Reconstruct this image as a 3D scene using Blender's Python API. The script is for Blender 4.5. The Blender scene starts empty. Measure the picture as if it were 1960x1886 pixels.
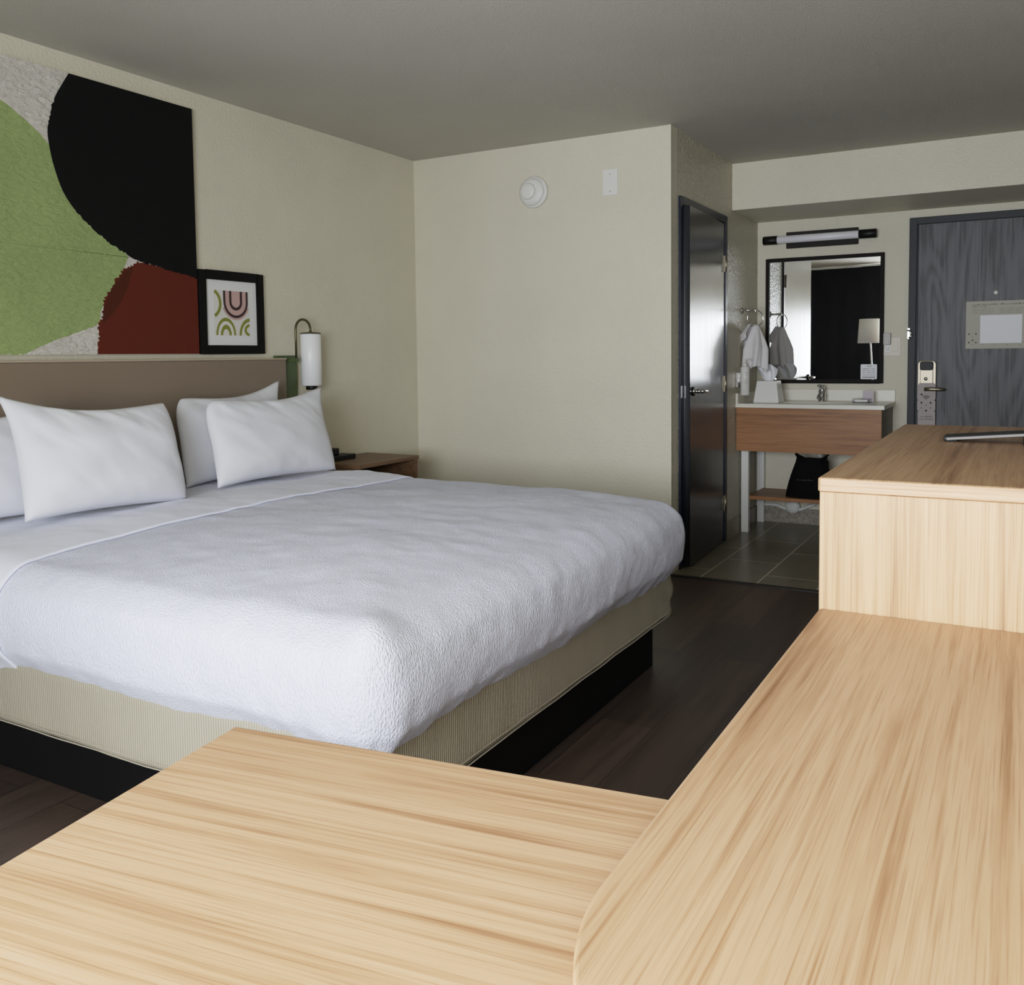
import bpy, bmesh, math, random
from mathutils import Vector, Matrix, noise
rnd = random.Random(7)
C = bpy.context.scene.collection
PI = math.pi

# ------------------------------------------------------------------ materials
def srgb(r, g, b):
    f = lambda c: (c/255/12.92) if c/255 <= .04045 else ((c/255+.055)/1.055)**2.4
    return (f(r), f(g), f(b), 1)

def mat(name, col, rough=.5, metal=0., spec=.5, emit=None):
    m = bpy.data.materials.new(name); m.use_nodes = True
    b = m.node_tree.nodes['Principled BSDF']
    b.inputs['Base Color'].default_value = col
    b.inputs['Roughness'].default_value = rough
    b.inputs['Metallic'].default_value = metal
    b.inputs['Specular IOR Level'].default_value = spec
    if emit:
        b.inputs['Emission Color'].default_value = emit[0]; b.inputs['Emission Strength'].default_value = emit[1]
    return m

def nd(m, t, **kw):
    n = m.node_tree.nodes.new(t)
    for k, v in kw.items():
        if hasattr(n, k): setattr(n, k, v)
        else: n.inputs[k].default_value = v
    return n
def lk(m, a, b): m.node_tree.links.new(a, b)
def bsdf(m): return m.node_tree.nodes['Principled BSDF']

def coords(m, scale, rot=(0, 0, 0), loc=(0, 0, 0)):
    tc = nd(m, 'ShaderNodeTexCoord'); mp = nd(m, 'ShaderNodeMapping')
    mp.inputs['Scale'].default_value = scale; mp.inputs['Rotation'].default_value = rot; mp.inputs['Location'].default_value = loc
    lk(m, tc.outputs['Object'], mp.inputs['Vector'])
    return mp.outputs['Vector']

def bump(m, height, strength, dist, prev=None):
    b = nd(m, 'ShaderNodeBump'); b.inputs['Strength'].default_value = strength; b.inputs['Distance'].default_value = dist
    lk(m, height, b.inputs['Height'])
    if prev: lk(m, prev, b.inputs['Normal'])
    lk(m, b.outputs['Normal'], bsdf(m).inputs['Normal'])
    return b.outputs['Normal']

def ramp(m, fac, stops):
    r = nd(m, 'ShaderNodeValToRGB'); e = r.color_ramp.elements
    while len(e) < len(stops): e.new(.5)
    for x, (p, c) in zip(e, stops): x.position = p; x.color = c
    lk(m, fac, r.inputs['Fac'])
    return r.outputs['Color']

def mixc(m, a, b, fac, mode='MIX'):
    n = nd(m, 'ShaderNodeMix', data_type='RGBA', blend_type=mode)
    for s, v in ((n.inputs['Factor'], fac), (n.inputs['A'], a), (n.inputs['B'], b)):
        if isinstance(v, (int, float)): s.default_value = v
        elif isinstance(v, tuple): s.default_value = v
        else: lk(m, v, s)
    return n.outputs['Result']

def noisef(m, vec, scale, detail=3, rough=.55, dist=0.):
    n = nd(m, 'ShaderNodeTexNoise'); n.inputs['Scale'].default_value = scale; n.inputs['Detail'].default_value = detail
    n.inputs['Roughness'].default_value = rough; n.inputs['Distortion'].default_value = dist
    lk(m, vec, n.inputs['Vector'])
    return n.outputs['Fac']

def stucco(name, col, scale=85, strength=.35, dist=.004, rough=.55, var=.06):
    m = mat(name, col, rough)
    v = coords(m, (1, 1, 1))
    h = noisef(m, v, scale, 3, .6, .3)
    big = noisef(m, v, 2.2, 3)
    c2 = tuple(x*(1-var) for x in col[:3])+(1,)
    lk(m, ramp(m, big, [(.3, c2), (.7, col)]), bsdf(m).inputs['Base Color'])
    hr = ramp(m, h, [(.38, (0, 0, 0, 1)), (.66, (1, 1, 1, 1))])
    bump(m, hr, strength, dist)
    return m

def wood(name, light, mid, dark, axis='x', along=1.3, across=26, rough=.42, fine=1.0):
    m = mat(name, light, rough, spec=.35)
    s = {'x': (along, across, across), 'y': (across, along, across), 'z': (across, across, along)}[axis]
    v = coords(m, s)
    a = noisef(m, v, 1.0, 4, .62, .35)
    s2 = {'x': (along*2.2, across*6, across*6), 'y': (across*6, along*2.2, across*6), 'z': (across*6, across*6, along*2.2)}[axis]
    f = noisef(m, coords(m, s2, loc=(3, 5, 1)), 1.0, 3, .7, .1)
    s3 = tuple(x*.22 for x in s)
    g = noisef(m, coords(m, s3, loc=(9, 2, 4)), 1.0, 2, .5, .2)
    base = ramp(m, a, [(.30, dark), (.44, mid), (.56, light), (.8, mid)])
    fin = ramp(m, f, [(.32, (.62, .52, .42, 1)), (.5, (1, 1, 1, 1)), (.8, (1.0, .98, .95, 1))])
    c = mixc(m, base, fin, .75*fine, 'MULTIPLY')
    bl = ramp(m, g, [(.3, (.86, .84, .80, 1)), (.7, (1, 1, 1, 1))])
    c = mixc(m, c, bl, 1.0, 'MULTIPLY')
    lk(m, c, bsdf(m).inputs['Base Color'])
    bump(m, f, .08, .001)
    return m

M = {}
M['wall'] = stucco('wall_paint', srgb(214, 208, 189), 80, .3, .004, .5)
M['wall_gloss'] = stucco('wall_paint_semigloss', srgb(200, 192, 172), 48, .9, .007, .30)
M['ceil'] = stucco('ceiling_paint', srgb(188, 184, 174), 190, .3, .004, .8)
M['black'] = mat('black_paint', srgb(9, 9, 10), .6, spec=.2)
M['black_satin'] = mat('black_satin', srgb(16, 15, 15), .45, spec=.25)
M['blackart'] = mat('black_art_paint', srgb(10, 10, 11), .75, spec=.2)
M['chrome'] = mat('chrome', srgb(215, 215, 215), .12, 1.)
M['nickel'] = mat('brushed_nickel', srgb(160, 150, 132), .42, 1.)
M['white_plastic'] = mat('white_plastic', srgb(222, 220, 216), .4)
M['grey_plastic'] = mat('grey_plastic', srgb(170, 164, 164), .4)
M['white_metal'] = mat('white_metal', srgb(225, 225, 222), .35)
M['ivory'] = mat('ivory_plate', srgb(214, 205, 190), .4)
M['mirror'] = mat('mirror_glass', (.93, .94, .94, 1), .0, 1.)
M['green_metal'] = mat('green_metal', srgb(78, 92, 58), .45)
M['olive_metal'] = mat('olive_metal', srgb(92, 88, 62), .35, .6)
M['mat_board'] = mat('mat_board', srgb(222, 222, 222), .7)
M['art_white'] = mat('print_paper', srgb(214, 212, 206), .7)
M['olive_ink'] = mat('olive_ink', srgb(128, 132, 52), .8)
M['pink_ink'] = mat('pink_ink', srgb(190, 158, 152), .8)
M['plum_ink'] = mat('plum_ink', srgb(58, 38, 40), .8)
M['countertop'] = mat('white_solid_surface', srgb(226, 222, 210), .3)
M['paper'] = mat('paper_white', srgb(236, 236, 242), .6)
M['placard'] = mat('placard_card', srgb(176, 172, 160), .6)
M['hanger'] = mat('hanger_card', srgb(172, 162, 160), .6)
M['ink'] = mat('dark_ink', srgb(38, 34, 34), .7)
M['ink_soft'] = mat('soft_ink', srgb(132, 128, 122), .7)
M['black_fabric'] = mat('black_fabric', srgb(12, 12, 13), .9, spec=.15)
M['pvc'] = mat('white_pvc', srgb(225, 225, 222), .35)
M['screen'] = mat('tv_screen', srgb(8, 8, 10), .12)
M['silver'] = mat('silver_trim', srgb(128, 122, 120), .55, .2)
M['tube'] = mat('frosted_tube', srgb(226, 224, 232), .35)
M['shade_white'] = mat('white_glass_shade', srgb(238, 238, 240), .35)
M['lamp_shade'] = mat('lamp_shade_fabric', srgb(222, 219, 213), .8)
M['transition'] = mat('transition_strip', srgb(22, 20, 19), .5)

OAK = (srgb(201, 165, 133), srgb(189, 151, 118), srgb(160, 121, 90))
M['oak_x'] = wood('oak_laminate_x', *OAK, 'x', 1.5, 58)
M['oak_y'] = wood('oak_laminate_y', *OAK, 'y', 1.4, 46)
M['oak_z'] = wood('oak_laminate_z', srgb(196, 160, 124), srgb(186, 149, 113), srgb(160, 122, 90), 'z', 1.6, 84, fine=.9)
M['oak_top_shaded'] = wood('oak_laminate_top_shaded', srgb(176, 143, 112), srgb(164, 130, 99), srgb(136, 103, 76), 'y', 1.5, 46)  # same oak laminate, darkened: shade on the cabinet top put into the colour
M['oak_dull_y'] = wood('walnut_laminate_y', srgb(126, 98, 74), srgb(114, 87, 64), srgb(96, 71, 51), 'y', 1.5, 30)
M['vanity_x'] = wood('vanity_laminate_x', srgb(164, 118, 78), srgb(148, 104, 67), srgb(118, 80, 50), 'x', 1.6, 34)
M['vanity_z'] = wood('vanity_laminate_dark', srgb(104, 88, 62), srgb(92, 78, 54), srgb(78, 64, 44), 'y', 2., 30)

# dark plank floor
def plank_floor():
    m = mat('dark_plank_floor', srgb(52, 42, 36), .42)
    v = coords(m, (1, 1, 1), rot=(0, 0, PI/2))
    b = nd(m, 'ShaderNodeTexBrick'); lk(m, v, b.inputs['Vector'])
    b.inputs['Scale'].default_value = 1; b.inputs['Brick Width'].default_value = 1.22; b.inputs['Row Height'].default_value = .18
    b.inputs['Mortar Size'].default_value = .0012; b.inputs['Mortar Smooth'].default_value = .2; b.offset = .37
    b.inputs['Color1'].default_value = srgb(74, 60, 52); b.inputs['Color2'].default_value = srgb(50, 42, 38); b.inputs['Mortar'].default_value = srgb(24, 20, 18)
    g = noisef(m, coords(m, (24, 1.6, 1)), 1., 4, .65, .4)
    gc = ramp(m, g, [(.3, (.62, .6, .58, 1)), (.6, (1.1, 1.08, 1.05, 1))])
    lk(m, mixc(m, b.outputs['Color'], gc, 1., 'MULTIPLY'), bsdf(m).inputs['Base Color'])
    bump(m, g, .1, .001)
    return m
M['floor'] = plank_floor()

def tile_floor():
    m = mat('grey_floor_tile', srgb(110, 106, 92), .3)
    v = coords(m, (1, 1, 1), rot=(0, 0, PI/2), loc=(0, 0, 0))
    b = nd(m, 'ShaderNodeTexBrick'); lk(m, v, b.inputs['Vector'])
    b.inputs['Scale'].default_value = 1; b.inputs['Brick Width'].default_value = .62; b.inputs['Row Height'].default_value = .3055
    b.inputs['Mortar Size'].default_value = .0046; b.inputs['Mortar Smooth'].default_value = .1; b.offset = .5
    b.inputs['Color1'].default_value = srgb(122, 117, 100); b.inputs['Color2'].default_value = srgb(112, 107, 92); b.inputs['Mortar'].default_value = srgb(196, 188, 166)
    n = noisef(m, coords(m, (5, 5, 5)), 1., 4, .6)
    nc = ramp(m, n, [(.3, (.85, .85, .83, 1)), (.7, (1.05, 1.04, 1.02, 1))])
    lk(m, mixc(m, b.outputs['Color'], nc, 1., 'MULTIPLY'), bsdf(m).inputs['Base Color'])
    return m
M['tile'] = tile_floor()

def stone():
    m = mat('speckled_stone_base', srgb(150, 142, 130), .5)
    n = noisef(m, coords(m, (45, 45, 45)), 1., 4, .7)
    lk(m, ramp(m, n, [(.35, srgb(120, 112, 102)), (.65, srgb(170, 162, 150))]), bsdf(m).inputs['Base Color'])
    return m
M['stone'] = stone()
M['cove'] = mat('tile_cove', srgb(140, 132, 110), .4)

def blue_door():
    m = mat('navy_door_paint', srgb(12, 16, 24), .16, spec=.5)
    h = noisef(m, coords(m, (30, 30, .6)), 1., 3, .6)
    bump(m, h, .11, .0022)
    r = nd(m, 'ShaderNodeMapRange'); lk(m, h, r.inputs['Value']); r.inputs['To Min'].default_value = .16; r.inputs['To Max'].default_value = .3
    lk(m, r.outputs['Result'], bsdf(m).inputs['Roughness'])
    return m
M['navy'] = blue_door()
M['navy_frame'] = mat('navy_frame_paint', srgb(9, 19, 42), .35, spec=.35)

def grey_door():
    m = mat('charcoal_woodgrain_door', srgb(70, 68, 72), .5)
    v = coords(m, (1, 1, .16))
    n1 = noisef(m, v, 3.2, 2, .5, .15)
    w = nd(m, 'ShaderNodeMath', operation='MULTIPLY'); lk(m, n1, w.inputs[0]); w.inputs[1].default_value = 95
    s = nd(m, 'ShaderNodeMath', operation='SINE'); lk(m, w.outputs[0], s.inputs[0])
    n2 = noisef(m, coords(m, (110, 110, 2.5)), 1., 3, .7)
    mx = nd(m, 'ShaderNodeMath', operation='MULTIPLY_ADD'); lk(m, s.outputs[0], mx.inputs[0]); mx.inputs[1].default_value = .10; lk(m, n2, mx.inputs[2])
    lk(m, ramp(m, mx.outputs[0], [(.36, srgb(46, 45, 48)), (.46, srgb(80, 78, 82)), (.70, srgb(94, 92, 97))]), bsdf(m).inputs['Base Color'])
    bump(m, mx.outputs[0], .3, .002)
    return m
M['grey_door'] = grey_door()
M['grey_frame'] = mat('charcoal_frame', srgb(44, 46, 51), .5, spec=.3)

def cloth(name, col, sc, strength, dist, rough=.85, wr=0.):
    m = mat(name, col, rough, spec=.2)
    bsdf(m).inputs['Sheen Weight'].default_value = .15
    h = noisef(m, coords(m, sc), 1., 2, .5, .2)
    nrm = None
    if wr:
        big = noisef(m, coords(m, (5, 5, 3.5)), 1., 3, .5, .8)
        nrm = bump(m, big, wr, .03)
    bump(m, h, strength, dist, nrm)
    return m
M['coverlet'] = cloth('white_puckered_coverlet', srgb(217, 220, 238), (230, 230, 95), .75, .0075)
M['sheet'] = cloth('white_sheet', srgb(222, 225, 240), (300, 300, 300), .06, .001, wr=.10)
M['pillow'] = cloth('white_pillowcase', srgb(224, 225, 233), (400, 400, 400), .05, .001, wr=.11)
M['towel'] = cloth('white_terry', srgb(228, 224, 226), (320, 320, 320), .6, .004, .95)
M['headboard'] = cloth('taupe_vinyl', srgb(128, 114, 99), (500, 500, 500), .12, .001, .6)
M['boxfab'] = None
def ribbed():
    m = mat('beige_ribbed_fabric', srgb(170, 161, 143), .9, spec=.15)
    tc = nd(m, 'ShaderNodeTexCoord'); sx = nd(m, 'ShaderNodeSeparateXYZ'); lk(m, tc.outputs['Object'], sx.inputs[0])
    ad = nd(m, 'ShaderNodeMath', operation='ADD'); lk(m, sx.outputs['X'], ad.inputs[0]); lk(m, sx.outputs['Y'], ad.inputs[1])
    mu = nd(m, 'ShaderNodeMath', operation='MULTIPLY'); lk(m, ad.outputs[0], mu.inputs[0]); mu.inputs[1].default_value = 2*PI/.0085
    si = nd(m, 'ShaderNodeMath', operation='SINE'); lk(m, mu.outputs[0], si.inputs[0])
    mr = nd(m, 'ShaderNodeMapRange'); lk(m, si.outputs[0], mr.inputs['Value']); mr.inputs['From Min'].default_value = -1
    lk(m, ramp(m, mr.outputs[0], [(.0, srgb(146, 138, 120)), (.6, srgb(170, 162, 144))]), bsdf(m).inputs['Base Color'])
    bump(m, mr.outputs[0], .5, .002)
    return m
M['boxfab'] = ribbed()
M['boxhem'] = cloth('beige_hem', srgb(160, 152, 134), (200, 200, 200), .2, .002)
M['drape'] = cloth('dark_navy_drape', srgb(26, 28, 34), (200, 200, 200), .1, .001, .9)

def artmat(name, col, strength=.8):
    m = mat(name, col, .8, spec=.2)
    h = noisef(m, coords(m, (1, 26, 60)), 1., 4, .65, .4)
    big = noisef(m, coords(m, (4, 4, 4)), 1., 2)
    lk(m, ramp(m, big, [(.3, tuple(x*.88 for x in col[:3])+(1,)), (.7, col)]), bsdf(m).inputs['Base Color'])
    bump(m, ramp(m, h, [(.4, (0, 0, 0, 1)), (.65, (1, 1, 1, 1))]), strength, .006)
    return m
M['art_cream'] = artmat('art_cream_plaster', srgb(214, 208, 200))
M['art_green'] = artmat('art_sage_plaster', srgb(150, 168, 112), .6)
M['art_red'] = mat('art_rust_paint', srgb(92, 37, 24), .8, spec=.2)
M['art_red_dark'] = mat('art_rust_wash', srgb(74, 34, 21), .8, spec=.2)
def clear(name, tint=(1, 1, 1, 1), gl=.08):
    m = bpy.data.materials.new(name); m.use_nodes = True; t = m.node_tree; t.nodes.clear()
    o = t.nodes.new('ShaderNodeOutputMaterial'); a = t.nodes.new('ShaderNodeBsdfTransparent'); g = t.nodes.new('ShaderNodeBsdfGlossy'); x = t.nodes.new('ShaderNodeMixShader')
    a.inputs['Color'].default_value = tint; g.inputs['Roughness'].default_value = .02; x.inputs['Fac'].default_value = gl
    t.links.new(a.outputs[0], x.inputs[1]); t.links.new(g.outputs[0], x.inputs[2]); t.links.new(x.outputs[0], o.inputs['Surface'])
    return m
M['glass'] = clear('window_glass', (.95, .97, 1, 1), .06)
M['acrylic'] = clear('clear_acrylic', (.9, .9, .92, 1), .15)

# ------------------------------------------------------------------ mesh helpers
class MB:
    def __init__(s): s.v = []; s.f = []; s.mi = []; s.sm = []
    def add(s, vs, fs, mi=0, smooth=False):
        n = len(s.v); s.v += [Vector(p) for p in vs]
        for f in fs: s.f.append([i+n for i in f]); s.mi.append(mi); s.sm.append(smooth)
        return s
    def box(s, x0, x1, y0, y1, z0, z1, mi=0):
        vs = [(x, y, z) for z in (z0, z1) for y in (y0, y1) for x in (x0, x1)]
        return s.add(vs, [(0, 2, 3, 1), (4, 5, 7, 6), (0, 1, 5, 4), (2, 6, 7, 3), (0, 4, 6, 2), (1, 3, 7, 5)], mi)
    def prism(s, pts, a, b, axis='z', mi=0):
        # pts 2-D outline, extruded a..b along axis
        def P(p, t): return {'z': (p[0], p[1], t), 'x': (t, p[0], p[1]), 'y': (p[0], t, p[1])}[axis]
        n = len(pts); vs = [P(p, a) for p in pts]+[P(p, b) for p in pts]
        fs = [tuple(range(n))[::-1], tuple(range(n, 2*n))]+[(i, (i+1) % n, n+(i+1) % n, n+i) for i in range(n)]
        return s.add(vs, fs, mi)
    def lathe(s, prof, center, axis='z', n=32, mi=0, smooth=True):
        c = Vector(center); vs = []; fs = []
        for r, h in prof:
            for k in range(n):
                a = 2*PI*k/n; u, w = r*math.cos(a), r*math.sin(a)
                vs.append(c+Vector({'z': (u, w, h), 'x': (h, u, w), 'y': (w, h, u)}[axis]))
        for i in range(len(prof)-1):
            for k in range(n):
                k2 = (k+1) % n
                fs.append((i*n+k, i*n+k2, (i+1)*n+k2, (i+1)*n+k))
        fs.append(tuple(range(n))[::-1]); m = (len(prof)-1)*n; fs.append(tuple(range(m, m+n)))
        return s.add(vs, fs, mi, smooth)
    def cyl(s, center, r, h0, h1, axis='z', n=24, mi=0):
        return s.lathe([(r*.93, h0), (r, h0+.07*r), (r, h1-.07*r), (r*.93, h1)], center, axis, n, mi)
    def tube(s, pts, r, n=10, mi=0):
        pts = [Vector(p) for p in pts]; vs = []; fs = []
        rr = r if isinstance(r, (list, tuple)) else [r]*len(pts)
        up = Vector((.13, .27, .95)).normalized()
        for i, p in enumerate(pts):
            d = (pts[min(i+1, len(pts)-1)]-pts[max(i-1, 0)]).normalized()
            a = d.cross(up)
            if a.length < 1e-3: a = d.cross(Vector((1, 0, 0)))
            a.normalize(); b = d.cross(a)
            for k in range(n):
                t = 2*PI*k/n; vs.append(p+a*(rr[i]*math.cos(t))+b*(rr[i]*math.sin(t)))
        for i in range(len(pts)-1):
            for k in range(n):
                k2 = (k+1) % n; fs.append((i*n+k, i*n+k2, (i+1)*n+k2, (i+1)*n+k))
        fs.append(tuple(range(n))[::-1]); m = (len(pts)-1)*n; fs.append(tuple(range(m, m+n)))
        return s.add(vs, fs, mi, True)
    def grid(s, fn, nu, nv, mi=0, wrapu=False):
        vs = [fn(i/nu, j/nv) for j in range(nv+1) for i in range(nu+1)]; fs = []
        for j in range(nv):
            for i in range(nu):
                a = j*(nu+1)+i; fs.append((a, a+1, a+nu+2, a+nu+1))
        return s.add(vs, fs, mi, True)
    def frame(s, x0, x1, z0, z1, w, y0, y1, axis='y', mi=0):
        # rectangular ring, in the plane perpendicular to axis
        def bx(a0, a1, c0, c1):
            if axis == 'y': s.box(a0, a1, y0, y1, c0, c1, mi)
            else: s.box(y0, y1, a0, a1, c0, c1, mi)
        bx(x0, x0+w, z0, z1); bx(x1-w, x1, z0, z1); bx(x0+w, x1-w, z1-w, z1); bx(x0+w, x1-w, z0, z0+w)
        return s
    def glyphs(s, p0, du, dv, width, height, words, mi, seed=1):
        # one row of small letter-like strokes: too small in the photo to read
        r = random.Random(seed); p0, du, dv = Vector(p0), Vector(du), Vector(dv); nrm = du.cross(dv)*.0006
        x = 0
        for wlen in words:
            for k in range(wlen):
                hh = height*r.choice((.6, .6, .62, 1., .6)); lo = -height*.3 if r.random() < .15 else 0
                cw = width/(sum(words)+len(words)-1)
                q = p0+du*x+nrm
                if r.random() < .55:
                    s.add([q+dv*lo, q+du*cw*.35+dv*lo, q+du*cw*.35+dv*hh, q+dv*hh], [(0, 1, 2, 3)], mi)
                    s.add([q+dv*height*.45, q+du*cw*.85+dv*height*.45, q+du*cw*.85+dv*height*.62, q+dv*height*.62], [(0, 1, 2, 3)], mi)
                else:
                    s.add([q+dv*lo, q+du*cw*.85+dv*lo, q+du*cw*.85+dv*(lo+height*.18), q+dv*(lo+height*.18)], [(0, 1, 2, 3)], mi)
                    s.add([q+du*cw*.55, q+du*cw*.85, q+du*cw*.85+dv*hh, q+du*cw*.55+dv*hh], [(0, 1, 2, 3)], mi)
                x += cw
            x += width/(sum(words)+len(words)-1)
        return s

def wm(o):
    return (wm(o.parent) @ o.matrix_basis) if o.parent else o.matrix_basis.copy()

def build(name, mb, m, parent=None, bevel=0., seg=2, subsurf=0, auto=False, world=True):
    me = bpy.data.meshes.new(name)
    inv = wm(parent).inverted() if (parent and world) else Matrix()
    me.from_pydata([inv @ v for v in mb.v], [], mb.f)
    for mm in (m if isinstance(m, (list, tuple)) else [m]): me.materials.append(mm)
    for p, i, s in zip(me.polygons, mb.mi, mb.sm): p.material_index = i; p.use_smooth = s
    me.update(); me.validate()
    bm = bmesh.new(); bm.from_mesh(me); bmesh.ops.remove_doubles(bm, verts=bm.verts, dist=1e-6)
    bmesh.ops.recalc_face_normals(bm, faces=bm.faces); bm.to_mesh(me); bm.free()
    o = bpy.data.objects.new(name, me); C.objects.link(o)
    if parent: o.parent = parent
    if bevel:
        b = o.modifiers.new('edge', 'BEVEL'); b.width = bevel; b.segments = seg; b.limit_method = 'ANGLE'; b.angle_limit = math.radians(50)
        b.harden_normals = False
    if subsurf:
        b = o.modifiers.new('smooth', 'SUBSURF'); b.levels = subsurf; b.render_levels = subsurf
    return o

def tag(o, label, cat, group=None):
    o['label'] = label; o['category'] = cat
    if group: o['group'] = group
    return o
def thing(name, label, cat, loc, rotz=0., group=None):
    o = bpy.data.objects.new(name, None); C.objects.link(o); o.location = loc; o.rotation_euler = (0, 0, rotz)
    o.empty_display_size = .1
    return tag(o, label, cat, group)
def struct(name, mb, m, parent=None, bevel=0.):
    o = build(name, mb, m, parent, bevel)
    if not parent: o['kind'] = 'structure'
    return o
def sempty(name, loc):
    o = bpy.data.objects.new(name, None); C.objects.link(o); o.location = loc; o['kind'] = 'structure'; o.empty_display_size = .1
    return o

# ------------------------------------------------------------------ room shell
WX, D, H, S, SZ = 1.689, 1.82, 2.44, 1.163, 2.14      # bathroom wall, far wall, ceiling, soffit
RX, NY = 3.74, -5.75                                   # right wall, window wall
TILE_Y = -.013
struct('floor', MB().box(-.1, RX+.1, NY-.1, TILE_Y-.035, -.06, 0), M['floor'])
fl2 = MB().box(-.14, RX+.1-WX, 0, D+.1-TILE_Y, -.06, 0)
for v in fl2.v: v += Vector((WX, TILE_Y, 0))
o = struct('floor', fl2, M['tile'])
# shift the texture so the grout falls where the photo shows it
for v in o.data.vertices: v.co -= Vector((1.8525, .2, 0))
o.location = (1.8525, .2, 0)
struct('trim_1', MB().box(WX, RX, TILE_Y-.035, TILE_Y, -.06, .006), M['transition'])
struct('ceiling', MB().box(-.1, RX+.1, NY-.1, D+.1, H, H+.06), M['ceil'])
struct('wall_left', MB().box(-.1, 0, NY-.1, .1, 0, H), M['wall'])
struct('wall_back', MB().box(0, WX, 0, .1, 0, H), M['wall'])
wb = MB().box(WX-.1, WX, .1, .15, 0, H).box(WX-.1, WX, 1.005, D, 0, H).box(WX-.1, WX, .15, 1.005, 2.06, H).box(WX-.13, WX-.1, .1, D, 0, H)
struct('wall_bathroom', wb, M['wall_gloss'])
struct('wall_far', MB().box(WX-.13, RX+.1, D, D+.1, 0, H), M['wall'])
struct('wall_right', MB().box(RX, RX+.1, NY-.1, D, 0, H), M['wall'])
WX0, WX1, WZ0, WZ1 = 1.80, 3.70, .66, 1.85
ww = MB().box(0, WX0, NY-.1, NY, 0, H).box(WX1, RX, NY-.1, NY, 0, H).box(WX0, WX1, NY-.1, NY, 0, WZ0).box(WX0, WX1, NY-.1, NY, WZ1, H)
struct('wall_window', ww, M['wall'])
struct('wall_soffit', MB().box(WX, RX, S, D, SZ, H), M['wall'], bevel=.004)
struct('trim_2', MB().box(WX-.010, WX+.003, -.004, .010, 0, H), M['wall'])
struct('baseboard_far', MB().box(WX, 2.69, D-.012, D, 0, .108), M['stone'])
struct('baseboard_bathroom', MB().box(WX, WX+.01, 1.03, D-.012, 0, .112), M['cove'])
struct('baseboard_back', MB().box(0, WX-.02, -.01, 0, 0, .09), M['transition'])
struct('baseboard_left', MB().box(0, .01, NY, -.01, 0, .09), M['transition'])

# window behind the camera
win = sempty('window_1', (2.7, NY, WZ0))
build('window_frame', MB().frame(WX0, WX1, WZ0, WZ1, .05, NY-.08, NY-.02).box(2.725, 2.775, NY-.08, NY-.02, WZ0+.05, WZ1-.05), M['white_metal'], win, .003)
build('window_pane', MB().box(WX0+.05, 2.725, NY-.055, NY-.05, WZ0+.05, WZ1-.05).box(2.775, WX1-.05, NY-.055, NY-.05, WZ0+.05, WZ1-.05), M['glass'], win)
build('window_sill', MB().box(WX0-.04, WX1+.04, NY, NY+.08, WZ0-.03, WZ0), M['countertop'], win, .004)

# dark drape drawn to one side of the window
dr = thing('curtain', 'dark navy floor-length drape hanging at the window wall, seen in the vanity mirror', 'curtain', (.95, NY+.5, 0))
def drape(u, v):
    x = .05+u*1.68; z = .03+v*2.38
    return Vector((x, NY+.42+.30*u*u+.006*math.sin(u*40), z))
build('fabric', MB().grid(drape, 240, 6), M['drape'], dr)
build('curtain_rail', MB().box(.03, 1.0, NY+.42, NY+.45, 2.412, 2.436).box(1.0, 1.75, NY+.55, NY+.58, 2.412, 2.436), M['white_metal'], dr)

# ------------------------------------------------------------------ doors
d1 = sempty('door_1', (WX, .6, 0))
fr = MB()
y0, y1, zt = .125, 1.03, 2.083
fr.box(WX-.1, WX+.012, y0, y0+.045, 0, zt).box(WX-.1, WX+.012, y1-.045, y1, 0, zt).box(WX-.1, WX+.012, y0+.045, y1-.045, zt-.045, zt)
fr.box(WX-.1, WX-.045, y0+.045, y0+.06, 0, zt-.045).box(WX-.1, WX-.045, y1-.06, y1-.045, 0, zt-.045)
build('door_frame', fr, M['navy_frame'], d1, .003)
AJ = math.radians(3.0)
HG = Vector((WX+.006, y1-.047, 0))
def dv(w, t, z):      # point on the ajar leaf: w from the hinge, t out from its outer face
    return Vector((HG.x+w*math.sin(AJ)+t*math.cos(AJ), HG.y-w*math.cos(AJ)+t*math.sin(AJ), z))
LW = .808
leaf = MB()
vs = [dv(w, t, z) for z in (.012, 2.033) for t in (-.044, 0) for w in (0, LW)]
leaf.add(vs, [(0, 2, 3, 1), (4, 5, 7, 6), (0, 1, 5, 4), (2, 6, 7, 3), (0, 4, 6, 2), (1, 3, 7, 5)])
lf = build('door_leaf', leaf, M['navy'], d1, .002)
h = MB()
hp = dv(LW-.07, 0, 1.0); q = dv(LW-.07, .05, 1.0); n_ = (q-hp).normalized()
h.tube([hp, hp+n_*.012], .026, 20); h.tube([hp+n_*.012, hp+n_*.05], .011, 14)
h.tube([hp+n_*.05, dv(LW-.10, .054, 1.0), dv(LW-.15, .056, .998), dv(LW-.19, .052, .996)], [.012, .0105, .010, .0085], 14)
hd = build('door_handle', h, M['chrome'], lf)
hd['label'] = 'chrome lever handle'
build('strike_plate', MB().box(WX+.012, WX+.015, y0+.012, y0+.04, .965, 1.035), M['chrome'], d1, .001)
for z in (1.78, 1.02, .25):
    hb = MB(); hb.box(WX+.008, WX+.014, y1-.06, y1-.03, z-.05, z+.05); hb.tube([(WX+.016, y1-.046, z-.05), (WX+.016, y1-.046, z+.05)], .007, 10)
    build('hinge', hb, M['nickel'], d1)

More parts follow.
